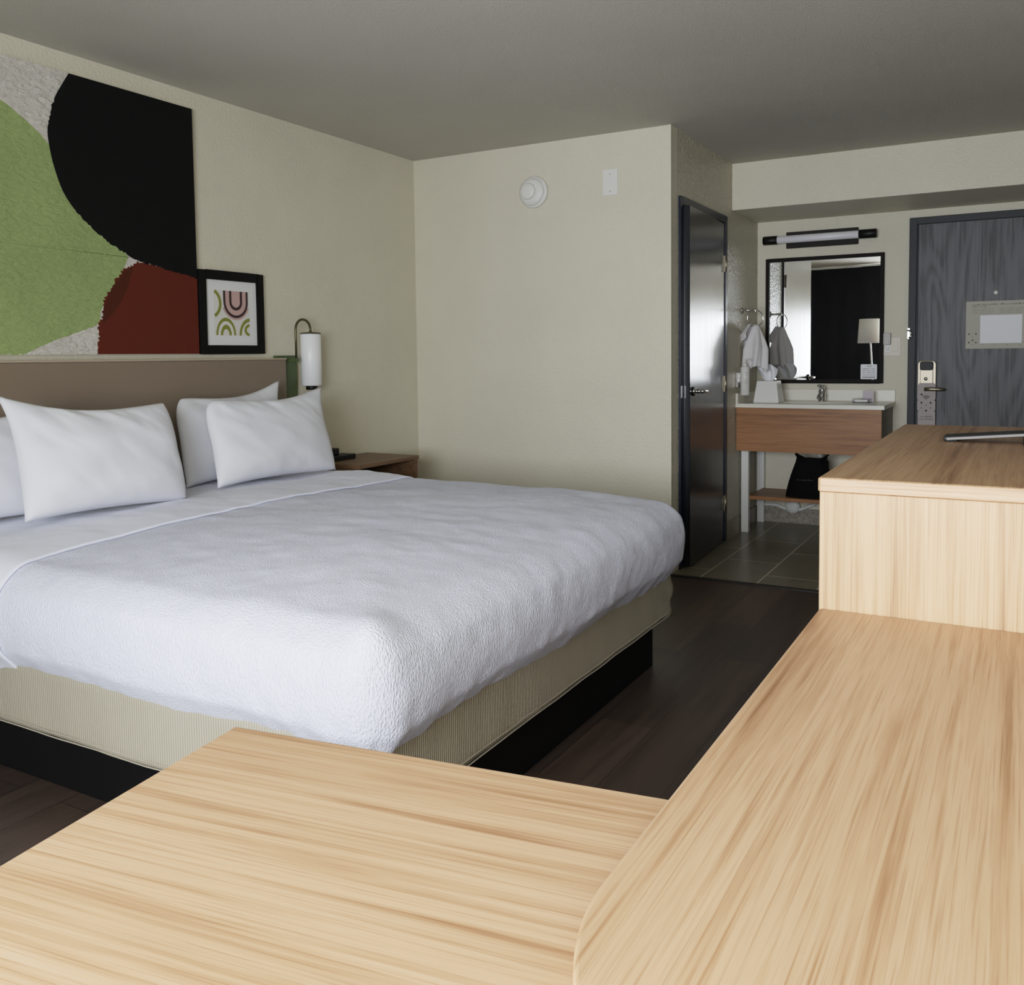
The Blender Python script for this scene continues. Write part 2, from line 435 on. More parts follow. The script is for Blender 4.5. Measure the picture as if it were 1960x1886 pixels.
d2 = sempty('door_2', (3.2, D, 0))
fr = MB(); fx0, fx1, ft = 2.692, 3.69, 2.087
fr.box(fx0, fx0+.045, D-.03, D, 0, ft).box(fx1-.045, fx1, D-.03, D, 0, ft).box(fx0+.045, fx1-.045, D-.03, D, ft-.045, ft)
fr.box(fx0+.045, fx0+.055, D-.018, D, 0, ft-.045)
build('door_frame', fr, M['grey_frame'], d2, .003)
build('door_leaf', MB().box(fx0+.056, fx1-.047, D-.014, D, .008, ft-.047), M['grey_door'], d2)
lx, ly = 2.81, D-.014
def rrect(x0, x1, z0, z1, r, rt=None, n=6):
    pts = []
    for cx, cz, a0 in ((x1-r, z0+r, -90), (x1-r, z1-r, 0), (x0+r, z1-r, 90), (x0+r, z0+r, 180)):
        for k in range(n+1):
            a = math.radians(a0+90*k/n); pts.append((cx+r*math.cos(a), cz+r*math.sin(a)))
    return pts
lk_ = build('lock_plate', MB().prism(rrect(2.753, 2.866, .885, 1.152, .028), ly-.022, ly, 'y'), M['nickel'], d2, .004)
build('lock_housing', MB().prism(rrect(2.770, 2.848, .95, 1.125, .01), ly-.034, ly-.022, 'y'), M['nickel'], lk_, .003)
build('card_reader', MB().prism(rrect(2.769, 2.849, 1.088, 1.147, .014), ly-.046, ly-.022, 'y'), M['black_satin'], lk_, .004)
build('keyhole', MB().cyl((2.806, 0, 1.032), .012, ly-.038, ly-.03, 'y').cyl((2.806, 0, 1.032), .005, ly-.040, ly-.037, 'y'), M['chrome'], lk_)
hd = MB(); hd.tube([(2.81, ly-.03, .965), (2.81, ly-.065, .965)], .012, 14)
hd.tube([(2.80, ly-.066, .965), (2.84, ly-.068, .966), (2.89, ly-.066, .964), (2.925, ly-.058, .962)], [.013, .013, .012, .007], 14)
build('lever_handle', hd, M['nickel'], d2)
build('peephole', MB().cyl((3.201, 0, 1.579), .012, ly-.007, ly, 'y'), M['white_plastic'], d2)
gl = MB(); gl.box(2.690, 2.704, D-.047, D-.03, 1.295, 1.365); gl.tube([(2.692, D-.055, 1.35), (2.703, D-.062, 1.35), (2.712, D-.06, 1.33), (2.712, D-.06, 1.31), (2.70, D-.055, 1.30)], .007, 10)
build('door_guard', gl, M['chrome'], d2, .001)

# ------------------------------------------------------------------ wall-hung things on the door
pl = MB(); pl.box(3.034, 3.395, ly-.005, ly, 1.225, 1.527)
pc = thing('evacuation_notice', 'grey printed notice with a white card on the charcoal entry door', 'notice', (3.21, ly, 1.225))
def star(mb, x, z, r, y, mi):
    pts = []
    for k in range(8):
        a = PI/4*k; rr = r if k % 2 == 0 else r*.5
        pts.append((x+rr*math.cos(a), y, z+rr*math.sin(a)))
    mb.add([(x, y, z)]+pts, [(0, 1+k, 1+(k+1) % 8) for k in range(8)], mi)
X_, Z_ = (1, 0, 0), (0, 0, 1)
gy = ly-.0055
pl.glyphs((3.07, gy, 1.503), X_, Z_, .285, .007, [5, 9, 5, 7], 1, 3)
pl.glyphs((3.07, gy, 1.492), X_, Z_, .08, .006, [6, 4], 1, 4)
for i, zz in enumerate((1.477, 1.467, 1.457, 1.447)):
    pl.glyphs((3.07, gy, zz), X_, Z_, .12, .005, [5, 6, 4], 2, 10+i)
    pl.glyphs((3.225, gy, zz), X_, Z_, .13, .005, [4, 6, 6], 2, 20+i)
for x, z in ((3.053, 1.319), (3.093, 1.319), (3.053, 1.265), (3.093, 1.265), (3.073, 1.279), (3.365, 1.319), (3.365, 1.265)):
    star(pl, x, z, .007, gy-.0004, 1)
for x, z in ((3.073, 1.25), (3.13, 1.248), (3.20, 1.247), (3.27, 1.247), (3.34, 1.247), (3.073, 1.304)):
    star(pl, x, z, .005, gy-.0004, 2)
build('backing_card', pl, [M['placard'], M['ink'], M['ink_soft']], pc)
build('white_card', MB().box(3.116, 3.35, ly-.0085, ly-.005, 1.259, 1.437), M['paper'], pc)

hg = MB()
hx0, hx1 = 2.757, 2.866
out = [(hx0+.006, .73), (hx1, .73), (hx1, .815), (hx1-.008, .822), (hx1, .829), (hx1, .886), (hx1-.008, .893), (hx1, .90), (hx1, .985), (hx1-.012, 1.005), (hx0+.012, 1.005), (hx0, .985),
       (hx0, .90), (hx0+.008, .893), (hx0+.001, .886), (hx0+.001, .829), (hx0+.01, .822), (hx0+.004, .815)]
hg.prism(out, ly-.052, ly-.050, 'y')
gy = ly-.0525
for x, z in ((2.783, .876), (2.838, .876), (2.811, .824), (2.783, .93)): star(hg, x, z, .009, gy, 1)
for x, z in ((2.811, .859), (2.783, .842), (2.838, .842)): star(hg, x, z, .008, gy, 2)
hg.add([(2.785, gy, .918), (2.811, gy, .895), (2.838, gy, .918), (2.811, gy, .928)], [(0, 1, 2, 3)], 2)
hg.glyphs((2.778, gy, .782), X_, Z_, .072, .008, [4, 7], 1, 31)
hg.glyphs((2.773, gy, .765), X_, Z_, .082, .008, [4, 8], 1, 32)
tag(build('door_hanger', hg, [M['hanger'], M['ink'], M['ink_soft']]), 'patterned paper hanger hung over the entry door lever', 'door hanger')

# ------------------------------------------------------------------ back wall: smoke detector and blank plate
sd = thing('smoke_detector', 'round white smoke detector high on the plain back wall', 'smoke detector', (.857, 0, 2.162))
build('base', MB().lathe([(.092, 0), (.092, -.012), (.086, -.022), (.078, -.024)], (.857, 0, 2.162), 'y', 48), M['white_plastic'], sd)
build('cover', MB().lathe([(.081, -.022), (.078, -.032), (.062, -.042), (.050, -.044)], (.853, 0, 2.162), 'y', 48), M['white_plastic'], sd)
build('sensor_dome', MB().lathe([(.049, -.043), (.047, -.052), (.04, -.058), (.02, -.060)], (.838, 0, 2.164), 'y', 40), M['white_plastic'], sd)
vt = MB()
for k, (r, a) in enumerate(((.060, 24), (.066, 22), (.072, 18))):
    pts = [(.853+r*math.cos(math.radians(t)), -.041+.004*k, 2.162+r*math.sin(math.radians(t))) for t in range(-a, a+1, 6)]
    vt.tube(pts, .0014, 6)
build('vent_slot', vt, M['ink_soft'], sd)
bp = thing('blank_wall_plate', 'white blank cover plate on the back wall, right of the smoke detector', 'wall plate', (1.337, 0, 2.165))
build('plate', MB().box(1.292, 1.382, -.006, 0, 2.098, 2.242), M['white_plastic'], bp, .003)
for z in (2.12, 2.214): build('screw', MB().cyl((1.337, 0, z), .004, -.0075, -.004, 'y', 12), M['grey_plastic'], bp)

# ------------------------------------------------------------------ headboard wall
hbd = thing('headboard', 'wide taupe upholstered headboard fixed to the wall behind the bed', 'headboard', (0, -2.25, 0))
build('panel', MB().box(.004, .06, -3.28, -1.228, .0, 1.206), M['headboard'], hbd, .006)
build('top_cap', MB().box(.002, .063, -3.282, -1.226, 1.206, 1.214), mat('tan_edge_band', srgb(176, 160, 140), .5), hbd, .002)

cv = thing('wall_canvas', 'large abstract canvas of sage, black and rust shapes above the headboard', 'painting', (0, -2.48, 1.236))
def jag(pts, amp, step=.012, skip=()):
    out = []
    for i in range(len(pts)):
        a, b = Vector(pts[i]), Vector(pts[(i+1) % len(pts)])
        n = max(1, int((b-a).length/step)); d = (b-a).normalized() if (b-a).length else Vector((1, 0)); pn = Vector((-d.y, d.x))
        for k in range(n):
            p = a+(b-a)*k/n
            if i not in skip and k: p = p+pn*(rnd.random()-.5)*2*amp
            out.append((p.x, p.y))
    return out
def smooth(pts, n=6):
    P = [Vector(p) for p in pts]; out = []
    for i in range(len(P)-1):
        p0, p1, p2, p3 = P[max(i-1, 0)], P[i], P[i+1], P[min(i+2, len(P)-1)]
        for k in range(n):
            t = k/n
            out.append(tuple(.5*((2*p1)+(p2-p0)*t+(2*p0-5*p1+4*p2-p3)*t*t+(3*p1-p0-3*p2+p3)*t**3)))
    out.append(tuple(P[-1])); return out
def patch(name, pts, x, m, parent):
    me = MB(); me.add([(x, a, b) for a, b in pts], [tuple(range(len(pts)))], 0)
    me2 = build(name, me, m, parent)
    return me2
ar, al, ab, at = -1.763, -3.22, 1.2355, 2.351
can = MB().box(.003, .034, al, ar, ab, at)
def lay(pts, x, mi): 
    can.add([(x, a, b) for a, b in pts], [tuple(range(len(pts)))], mi)
green = smooth([(-3.219, 2.30), (-2.95, 2.27), (-2.80, 2.24), (-2.653, 2.182), (-2.614, 2.162), (-2.535, 2.112), (-2.47, 2.056), (-2.30, 1.86), (-2.14, 1.665), (-2.130, 1.64), (-2.20, 1.52), (-2.265, 1.42), (-2.29, 1.356), (-2.465, 1.296), (-2.605, 1.237)])
lay(jag(green+[(-3.219, 1.237)], .004, .014), .0350, 2)
redd = smooth([(-2.055, 1.632), (-2.13, 1.61), (-2.209, 1.527), (-2.257, 1.428), (-2.284, 1.319), (-2.29, 1.237)])
lay(jag(redd+[(-1.764, 1.237), (-1.764, 1.59)], .012, .006, skip=(len(redd)-1, len(redd), len(redd)+1)), .0354, 3)
rw = smooth([(-2.10, 1.615), (-2.125, 1.55), (-2.15, 1.49), (-2.20, 1.42), (-2.262, 1.36)])
lay(rw+[(-2.255, 1.43), (-2.209, 1.52), (-2.14, 1.595)], .0358, 4)
blk = smooth([(-2.371, 2.3505), (-2.405, 2.295), (-2.438, 2.233), (-2.469, 2.126), (-2.466, 2.047), (-2.446, 1.96), (-2.412, 1.874), (-2.352, 1.8), (-2.261, 1.727), (-2.133, 1.658), (-2.051, 1.632), (-1.764, 1.584)])
lay(jag(blk+[(-1.764, 2.3505)], .0048, .008, skip=(len(blk)-1, len(blk))), .0362, 1)
build('canvas', can, [M['art_cream'], M['blackart'], M['art_green'], M['art_red'], M['art_red_dark']], cv)

fp = thing('framed_print', 'small black-framed print of olive and pink arches beside the canvas', 'framed print', (0, -1.544, 1.236))
build('frame', MB().frame(-1.748, -1.340, 1.236, 1.630, .042, .003, .028, 'x'), M['black'], fp, .002)
fm = MB().box(.006, .014, -1.71, -1.378, 1.27, 1.60)
fm.box(.014, .0145, -1.652, -1.428, 1.325, 1.540, 1)
def arc(cy, cz, r0, r1, a0, a1, x, mi, sq=1.0, clip=None, n=28):
    pts = []
    for rr, rng in ((r1, range(n+1)), (r0, range(n, -1, -1))):
        for k in rng:
            a = math.radians(a0+(a1-a0)*k/n); yy, zz = cy+rr*math.cos(a), cz+rr*math.sin(a)*sq
            if clip: yy = min(max(yy, clip[0]), clip[1]); zz = min(max(zz, clip[2]), clip[3])
            pts.append((yy, zz))
    vs = [(x, a, b) for a, b in pts]; m_ = n+1
    fm.add(vs, [(k, k+1, 2*m_-2-k, 2*m_-1-k) for k in range(n)], mi)
cl = (-1.652, -1.428, 1.325, 1.540)
# big upside-down arch
cy, cz = -1.515, 1.488
arc(cy, cz, .078, .088, 200, 340, .0147, 3, 1.0)
fm.box(.0145, .0148, cy-.078, cy+.078, cz, 1.540, 3)
arc(cy, cz, .0, .078, 180, 360, .0149, 3, 1.0)
for r0, r1 in ((.065, .078), (.027, .041)):
    arc(cy, cz, r0, r1, 180, 360, .0152, 4, 1.0)
    for s in (-1, 1):
        a, b = sorted((cy+s*r0, cy+s*r1)); fm.box(.0145, .0152, a, b, cz, 1.540, 4)
# side, lower-left and lower-right arches
arc(-1.679, 1.477, .059, .075, -62, 62, .0150, 2, 1., cl)
arc(-1.580, 1.326, .050, .062, 0, 180, .0150, 2, 1.36, cl)
arc(-1.580, 1.326, .020, .034, 0, 180, .0150, 2, 1.5, cl)
arc(-1.428, 1.326, .054, .068, 90, 180, .0150, 2, 1.25, cl)
arc(-1.430, 1.353, .018, .033, 90, 270, .0150, 2, .9, cl)
build('print', fm, [M['mat_board'], M['art_white'], M['olive_ink'], M['pink_ink'], M['plum_ink']], fp)

# ------------------------------------------------------------------ bedside sconce
sc = thing('wall_sconce', 'green gooseneck wall lamp with white cylinder shade at the headboard end', 'wall lamp', (0, -1.19, .9))
build('back_plate', MB().box(.002, .026, -1.262, -1.112, .90, 1.227), M['green_metal'], sc, .003)
pts = [(.075, -1.170, 1.20), (.075, -1.170, 1.33), (.075, -1.170, 1.355)]
cyy, R_ = -1.1150, .055
for k in range(0, 13): 
    a = PI-PI*k/12; pts.append((.075, cyy+R_*math.cos(a), 1.362+R_*math.sin(a)*.95))
pts.append((.075, cyy+R_, 1.345))
build('gooseneck_arm', MB().tube(pts, .0065, 12), M['olive_metal'], sc)
build('arm_mount', MB().box(.02, .085, -1.18, -1.16, 1.192, 1.212), M['green_metal'], sc, .002)
build('lamp_shade', MB().lathe([(.046, 1.066), (.0545, 1.07), (.0545, 1.336), (.05, 1.340)], (.075, cyy+R_, 0), 'z', 40), M['shade_white'], sc)
build('shade_cap', MB().lathe([(.055, 1.340), (.055, 1.344), (.01, 1.350)], (.075, cyy+R_, 0), 'z', 40), M['olive_metal'], sc)
build('socket', MB().cyl((.075, cyy+R_, 0), .03, 1.045, 1.068), M['black_satin'], sc)

# ------------------------------------------------------------------ nightstand and clock
ns = thing('nightstand', 'oak open-front nightstand between the bed and the back wall', 'nightstand', (.2, -.8, 0))
nx1, ny0, ny1, nzt = .385, -1.06, -.535, .657
build('top', MB().box(.012, nx1, ny0, ny1, nzt-.022, nzt), M['oak_dull_y'], ns, .002)
build('side_panel', MB().box(.012, nx1-.006, ny0+.004, ny0+.026, 0, nzt-.022), M['oak_dull_y'], ns, .001)
build('side_panel', MB().box(.012, nx1-.006, ny1-.026, ny1-.004, 0, nzt-.022), M['oak_dull_y'], ns, .001)
build('back_panel', MB().box(.014, .028, ny0+.026, ny1-.026, .1, nzt-.022), M['vanity_z'], ns)
build('shelf', MB().box(.028, nx1-.012, ny0+.026, ny1-.026, .40, .42), M['oak_dull_y'], ns)
build('drawer', MB().box(.028, nx1-.002, ny0+.03, ny1-.03, .11, .39), M['oak_dull_y'], ns, .002)
ck = thing('bedside_clock', 'low black device with a raised block on the nightstand', 'clock', (.12, -.9, nzt))
build('charging_base', MB().box(.05, .15, -.99, -.80, nzt, nzt+.026), M['black_satin'], ck, .004)
build('clock_body', MB().box(.045, .105, -1.0, -.885, nzt+.026, nzt+.062), M['black_satin'], ck, .005)

# ------------------------------------------------------------------ bed
by0, by1, bx1, bt = -3.205, -1.255, 2.165, .652
bed = thing('king_bed', 'king bed with beige ribbed base on a black plinth', 'bed', (1.1, -2.23, 0))
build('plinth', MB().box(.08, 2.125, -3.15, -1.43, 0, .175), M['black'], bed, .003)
def rbox(mb, x0, x1, y0, y1, z0, z1, r, faces, step=.02, fn=None, xa=None, xb=None):
    # rounded-box shell: a fine grid per face projected on the rounded box
    ix0, ix1, iy0, iy1, iz0, iz1 = x0+r, x1-r, y0+r, y1-r, z0+r, z1-r
    def pr(p):
        q = Vector((min(max(p[0], ix0), ix1), min(max(p[1], iy0), iy1), min(max(p[2], iz0), iz1)))
        d = Vector(p)-q
        if d.length < 1e-9: return Vector(p), Vector((0, 0, 1))
        d.normalize(); return q+d*r, d
    def face(f):
        if f in ('x0', 'x1'): A, B = (y0, y1), (z0, z1); P = lambda a, b: (x0 if f == 'x0' else x1, a, b)
        elif f in ('y0', 'y1'): A, B = (x0 if xa is None else xa, x1 if xb is None else xb), (z0, z1); P = lambda a, b: (a, y0 if f == 'y0' else y1, b)
        else: A, B = (x0 if xa is None else xa, x1 if xb is None else xb), (y0, y1); P = lambda a, b: (a, b, z0 if f == 'z0' else z1)
        nu, nv = max(2, int((A[1]-A[0])/step)), max(2, int((B[1]-B[0])/step))
        def g(u, v):
            p, n = pr(P(A[0]+(A[1]-A[0])*u, B[0]+(B[1]-B[0])*v))
            return fn(p, n) if fn else p
        mb.grid(g, nu, nv)
    for f in faces: face(f)
    return mb
def fbm(p, s, o=3): return noise.fractal(Vector(p)*s, .9, 2., o)
def box_def(p, n):
    w = .004*fbm((p.x, p.y, p.z*.6), 4)
    if p.x > 1.9 and p.y > -1.42: w += .007*math.sin(p.z*55+p.y*30)*min(1, (p.y+1.42)/.12)
    return p+n*w
bs = build('box_spring', rbox(MB(), .10, 2.150, -3.195, -1.262, .162, .37, .018, ('x0', 'x1', 'y0', 'y1', 'z0', 'z1'), .02, box_def), M['boxfab'], bed)
hem = MB()
for z in (.172, .186):
    for (a, b) in (((.12, -3.197, z), (2.13, -3.197, z)), ((2.1515, -3.175, z), (2.1515, -1.29, z))):
        pts = [Vector(a).lerp(Vector(b), k/40)+Vector((0, 0, .003*fbm((k*.3, z*40, 0), 1))) for k in range(41)]
        hem.tube(pts, .0018, 6)
build('hem_seam', hem, M['boxhem'], bs)
build('mattress', rbox(MB(), .075, bx1-.06, by0+.06, by1-.04, .36, bt-.05, .07, ('x0', 'x1', 'y0', 'y1', 'z1', 'z0'), .03), M['sheet'], bed)

def cover_def(off, hemz):
    def f(p, n):
        q = p.copy()
        t = (q.z-hemz)/(bt-hemz)
        side = max(0., 1-abs(n.z))
        if side > .02:
            # belly of the draped side
            q += Vector((n.x, n.y, 0))*(.038*math.sin(PI*min(1, max(0, t*.93+.04))))
            # gathers near the hem
            g = max(0., 1-t*2.0)**1.5
            along = q.x if abs(n.y) > abs(n.x) else q.y
            near_corner = math.exp(-((q.x-bx1)**2+(q.y-by0)**2)/.10)+.6*math.exp(-((q.x-bx1)**2+(q.y-by1)**2)/.06)
            fold = math.sin(along*48+6*fbm((along, 0, 0), 2.5)+q.z*7)
            q += Vector((n.x, n.y, 0))*(g*.004*fold*(.25+1.6*near_corner))
            q += Vector((n.x, n.y, 0))*(-.03*max(0, .22-t)/.22)
            # uneven hem
            q.z += max(0., 1-t*1.5)*(.013*fbm((along*2.2, 7, 0), 1.1, 2)+.002*fbm((along*9, 3, 0), 1, 2))
        # pinched corner at the foot
        pc = math.exp(-((q.x-bx1+.03)**2+(q.y-by0-.03)**2)/.006)
        q += Vector((.5, -.5, .42))*pc*.045*max(0, t-.2)
        # soft undulation of the top
        q += n*(.007*fbm((q.x*1.0, q.y*1.0, q.z), 2.6, 4)+.0022*fbm((q.x, q.y, q.z), 11, 3))
        if n.z > .5:
            cx = (q.x-.08)/(bx1-.08); cyv = (q.y-by0)/(by1-by0)
            q.z += .012*math.sin(PI*min(max(cyv, 0), 1))*math.sin(PI*min(max(cx, 0), 1))
        # soft shoulders on the two near edges
        dd = min(p.y-by0, (bx1-p.x)*1.2); sh_ = max(0., 1-max(dd, 0)/.75)
        q.z -= .026*sh_**2.4*min(1., max(0., t))
        return q+n*off
    return f
HEM = .338
cov = MB()
rbox(cov, .50, bx1+.015, by0-.008, by1+.008, HEM-.06, bt, .075, ('x1', 'y0', 'y1', 'z1'), .011, cover_def(0., HEM))
# cut the rounded underside away
def cut_low(mb, z, x=None):
    keep = []; 
    for f, mi, s in zip(mb.f, mb.mi, mb.sm):
        if all(mb.v[i].z > z for i in f) and (x is None or all(mb.v[i].x > x for i in f)): keep.append((f, mi, s))
    mb.f = [k[0] for k in keep]; mb.mi = [k[1] for k in keep]; mb.sm = [k[2] for k in keep]
    used = sorted({i for f in mb.f for i in f}); mp = {j: k for k, j in enumerate(used)}
    mb.v = [mb.v[j] for j in used]; mb.f = [[mp[i] for i in f] for f in mb.f]
    return mb
cut_low(cov, HEM-.045, .60)
co = build('coverlet', cov, M['coverlet'])
co.modifiers.new('cloth', 'SOLIDIFY').thickness = .006
tag(co, 'white puckered coverlet tucked over the king mattress', 'bedspread')
sh = MB()
def sheet_def(p, n):
    q = cover_def(.009, HEM)(p, n)
    # rounded roll at the fold
    t = (q.x-.58)/.30
    q += n*(.010*math.sin(PI*min(1, max(0, t*.75+.25))))
    q.x += .010*fbm((q.y*1.0, 0, 5), 1.6)
    return q
rbox(sh, .10, 1.30, by0-.008, by1+.008, HEM-.06, bt, .075, ('y0', 'y1', 'z1'), .012, sheet_def, .13, .88)
def cut_x(mb, x0, x1):
    keep = [(f, mi, s) for f, mi, s in zip(mb.f, mb.mi, mb.sm) if all(x0 < mb.v[i].x < x1 for i in f)]
    mb.f = [k[0] for k in keep]; mb.mi = [k[1] for k in keep]; mb.sm = [k[2] for k in keep]
    used = sorted({i for f in mb.f for i in f}); mp = {j: k for k, j in enumerate(used)}
    mb.v = [mb.v[j] for j in used]; mb.f = [[mp[i] for i in f] for f in mb.f]
cut_low(sh, HEM-.03)
so = build('folded_sheet', sh, M['sheet'])
so.modifiers.new('cloth', 'SOLIDIFY').thickness = .007
tag(so, 'smooth white sheet folded back in a band over the coverlet below the pillows', 'bed sheet')

def pillow(label, bot, width, height, thick, lean, yaw=0., roll=0., seed=0, ears=(1, 1, 1, 1)):
    """bot: bottom centre; lean: backwards tilt; local u across, v up, w out of the front"""
    mb = MB(); NU, NV = 56, 40
    R = Matrix.Rotation(yaw, 4, 'Z') @ Matrix.Rotation(-lean, 4, 'Y') @ Matrix.Rotation(roll, 4, 'X')
    def surf(sgn):
        def g(a, b):
            u, v = 2*a-1, 2*b-1
            # outline: sides drawn in between pointed corners
            eu = 1-.045*(1-v*v)**1.0; ev = 1-.07*(1-u*u)
            k = ears[(0 if u < 0 else 1)+(0 if v < 0 else 2)]
            cr = (abs(u)*abs(v))**3.2*.10*(k-1)
            U = u*width/2*eu*(1+cr); V = height/2+v*height/2*ev*(1+cr)
            if v > 0: V -= .030*(1-u*u)*v*v
            fu = max(0, 1-abs(u)**2.6); fv = max(0, 1-abs(v)**2.4)
            t = thick/2*(fu**.55)*(fv**.55)*(1-.22*v)
            wr = fbm((u*1.2+seed*5, v*1.2, sgn*3+seed), 1.0, 2)*.012+fbm((u*3+v*2+seed, v*1.2, seed), 1.2, 2)*.003
            edge = (1-fu*fv)
            pl_ = .011*fbm((u*4.2+v*2.6+seed*3, v*.9-u*.8, seed), 1., 3)*edge*(1.5 if v > 0 else .7)*fu
            W = sgn*t+(wr+pl_)*min(1, 4*fu*fv)*sgn
            # slump: the foot of the pillow spreads
            p = R @ Vector((W, U, V))
            return Vector(bot)+p
        return g
    mb.grid(surf(1), NU, NV); mb.grid(surf(-1), NU, NV)
    o = build('pillow', mb, M['pillow'])
    return tag(o, label, 'pillow', 'white pillows at the head of the bed')
PZ = bt+.018
pillow('white pillow at the photo\'s left edge, mostly hidden behind the next pillow', (.33, -2.97, PZ-.004), .72, .40, .14, math.radians(16), seed=1, ears=(1, 1, .6, .6))
pillow('plump white pillow in front on the left, upright with a pointed top left corner', (.545, -2.615, PZ+.006), .655, .415, .19, math.radians(16), roll=math.radians(-2.2), seed=2, ears=(1, .7, 1.7, .0))
pillow('white pillow leaning on the headboard, behind the front right-hand pillow', (.26, -1.745, PZ), .62, .415, .16, math.radians(10), roll=math.radians(1.0), seed=3, ears=(1, 1, -.6, 2.2))
pillow('white pillow in front on the right, next to the wall lamp', (.475, -1.705, PZ+.006), .73, .405, .17, math.radians(17), roll=math.radians(-1.2), seed=4, ears=(1.2, .8, -.8, 2.0))

# ------------------------------------------------------------------ vanity
van = thing('bathroom_vanity', 'oak-fronted vanity with white sink top and square white legs', 'vanity', (2.15, 1.55, 0))
vx0, vx1, vy0 = 1.692, 2.602, 1.27
ap = MB().box(vx0, vx1, vy0, vy0+.018, .562, .852)
build('front_panel', ap, M['vanity_x'], van, .001)
build('side_panel', MB().box(vx1-.018, vx1, vy0+.018, D-.002, .562, .852), M['vanity_z'], van, .001)
# counter with an oval basin cut
def basin_top():
    mb = MB(); n = 48; cx, cy, a, b = 2.165, 1.49, .24, .155
    x0, x1, y0, y1, z0, z1 = vx0-.002, 2.618, vy0-.012, D-.002, .853, .880-.002
    ov = [(cx+a*math.cos(2*PI*k/n), cy+b*math.sin(2*PI*k/n)) for k in range(n)]
    rim = []
    for k in range(n):
        t = 2*PI*k/n; dx, dy = math.cos(t), math.sin(t)
        sx = ((x1-cx)/dx if dx > 0 else (x0-cx)/dx) if abs(dx) > 1e-6 else 1e9
        sy = ((y1-cy)/dy if dy > 0 else (y0-cy)/dy) if abs(dy) > 1e-6 else 1e9
        m_ = min(sx, sy); rim.append((cx+dx*m_, cy+dy*m_))
    # snap nearest to corners
    for c in ((x0, y0), (x1, y0), (x1, y1), (x0, y1)):
        k = min(range(n), key=lambda i: (rim[i][0]-c[0])**2+(rim[i][1]-c[1])**2); rim[k] = c
    rings = [[(x, y, z0) for x, y in rim], [(x, y, z1) for x, y in rim], [(x, y, z1) for x, y in ov]]
    for s, zz in ((.97, z1-.008), (.86, z1-.06), (.6, z1-.10), (.25, z1-.115)):
        rings.append([(cx+(x-cx)*s, cy+(y-cy)*s, zz) for x, y in ov])
    vs = [p for r in rings for p in r]; fs = []
    for i in range(len(rings)-1):
        for k in range(n):
            k2 = (k+1) % n; fs.append((i*n+k, i*n+k2, (i+1)*n+k2, (i+1)*n+k))
    m_ = (len(rings)-1)*n; fs.append(tuple(range(m_, m_+n)))
    mb.add(vs, fs)
    return mb
ct = build('sink_top', basin_top(), M['countertop'], van)
build('backsplash', MB().box(vx0-.002, 2.618, D-.022, D-.002, .878, .956), M['countertop'], van, .002)
build('side_splash', MB().box(vx0-.002, vx0+.014, vy0-.012, D-.022, .878, .946), M['countertop'], van, .002)
LEGS = ((1.706, 1.755, 1.345, 1.385), (1.706, 1.755, 1.765, 1.805), (2.54, 2.59, 1.345, 1.385), (2.54, 2.59, 1.765, 1.805))
for x0, x1, y0, y1 in LEGS: build('leg', MB().box(x0, x1, y0, y1, 0, .853 if y0 > 1.5 else .80), M['white_metal'], van, .002)
build('shelf', MB().box(1.745, 2.545, 1.375, 1.77, .222, .247), M['vanity_x'], van, .002)
tp = MB(); tp.tube([(2.165, 1.49, .762), (2.165, 1.50, .66), (2.165, 1.60, .60), (2.165, 1.63, .52), (2.165, 1.65, .50), (2.165, 1.68, .50), (2.165, 1.71, .53), (2.165, 1.81, .53)], .019, 12)
tp.cyl((2.165, 1.49, 0), .03, .70, .74); build('drain_trap', tp, M['pvc'], van)
pp = MB(); pp.tube([(1.70, 1.80, .125), (1.84, 1.80, .125), (1.88, 1.80, .11), (1.93, 1.80, .095), (1.97, 1.80, .095), (2.02, 1.80, .11), (2.06, 1.80, .13), (2.11, 1.80, .15)], .012, 10)
pp.lathe([(.055, 1.80), (.05, 1.782), (.02, 1.778)], (1.95, 0, .125), 'y', 24)
build('waste_pipe', pp, M['pvc'], van)

fa = thing('faucet', 'chrome single-lever faucet on the vanity sink', 'faucet', (2.165, 1.70, .878))
fy = 1.69
build('body', MB().lathe([(.027, .878), (.026, .884), (.023, .89), (.023, .95), (.02, .956)], (2.165, fy, 0), 'z', 28), M['chrome'], fa)
build('spout', MB().tube([(2.165, fy, .925), (2.165, fy-.05, .928), (2.165, fy-.10, .918), (2.165, fy-.118, .905), (2.165, fy-.118, .898)], [.017, .015, .013, .012, .012], 14), M['chrome'], fa)
build('lever', MB().tube([(2.165, fy, .955), (2.165, fy, .972), (2.163, fy-.03, .983), (2.155, fy-.07, .988)], [.019, .020, .013, .008], 14), M['chrome'], fa)
build('lift_rod', MB().tube([(2.165, fy+.03, .878), (2.165, fy+.035, .92), (2.195, fy+.03, .915)], .003, 8).cyl((2.165, fy+.035, 0), .006, .918, .93), M['chrome'], fa)

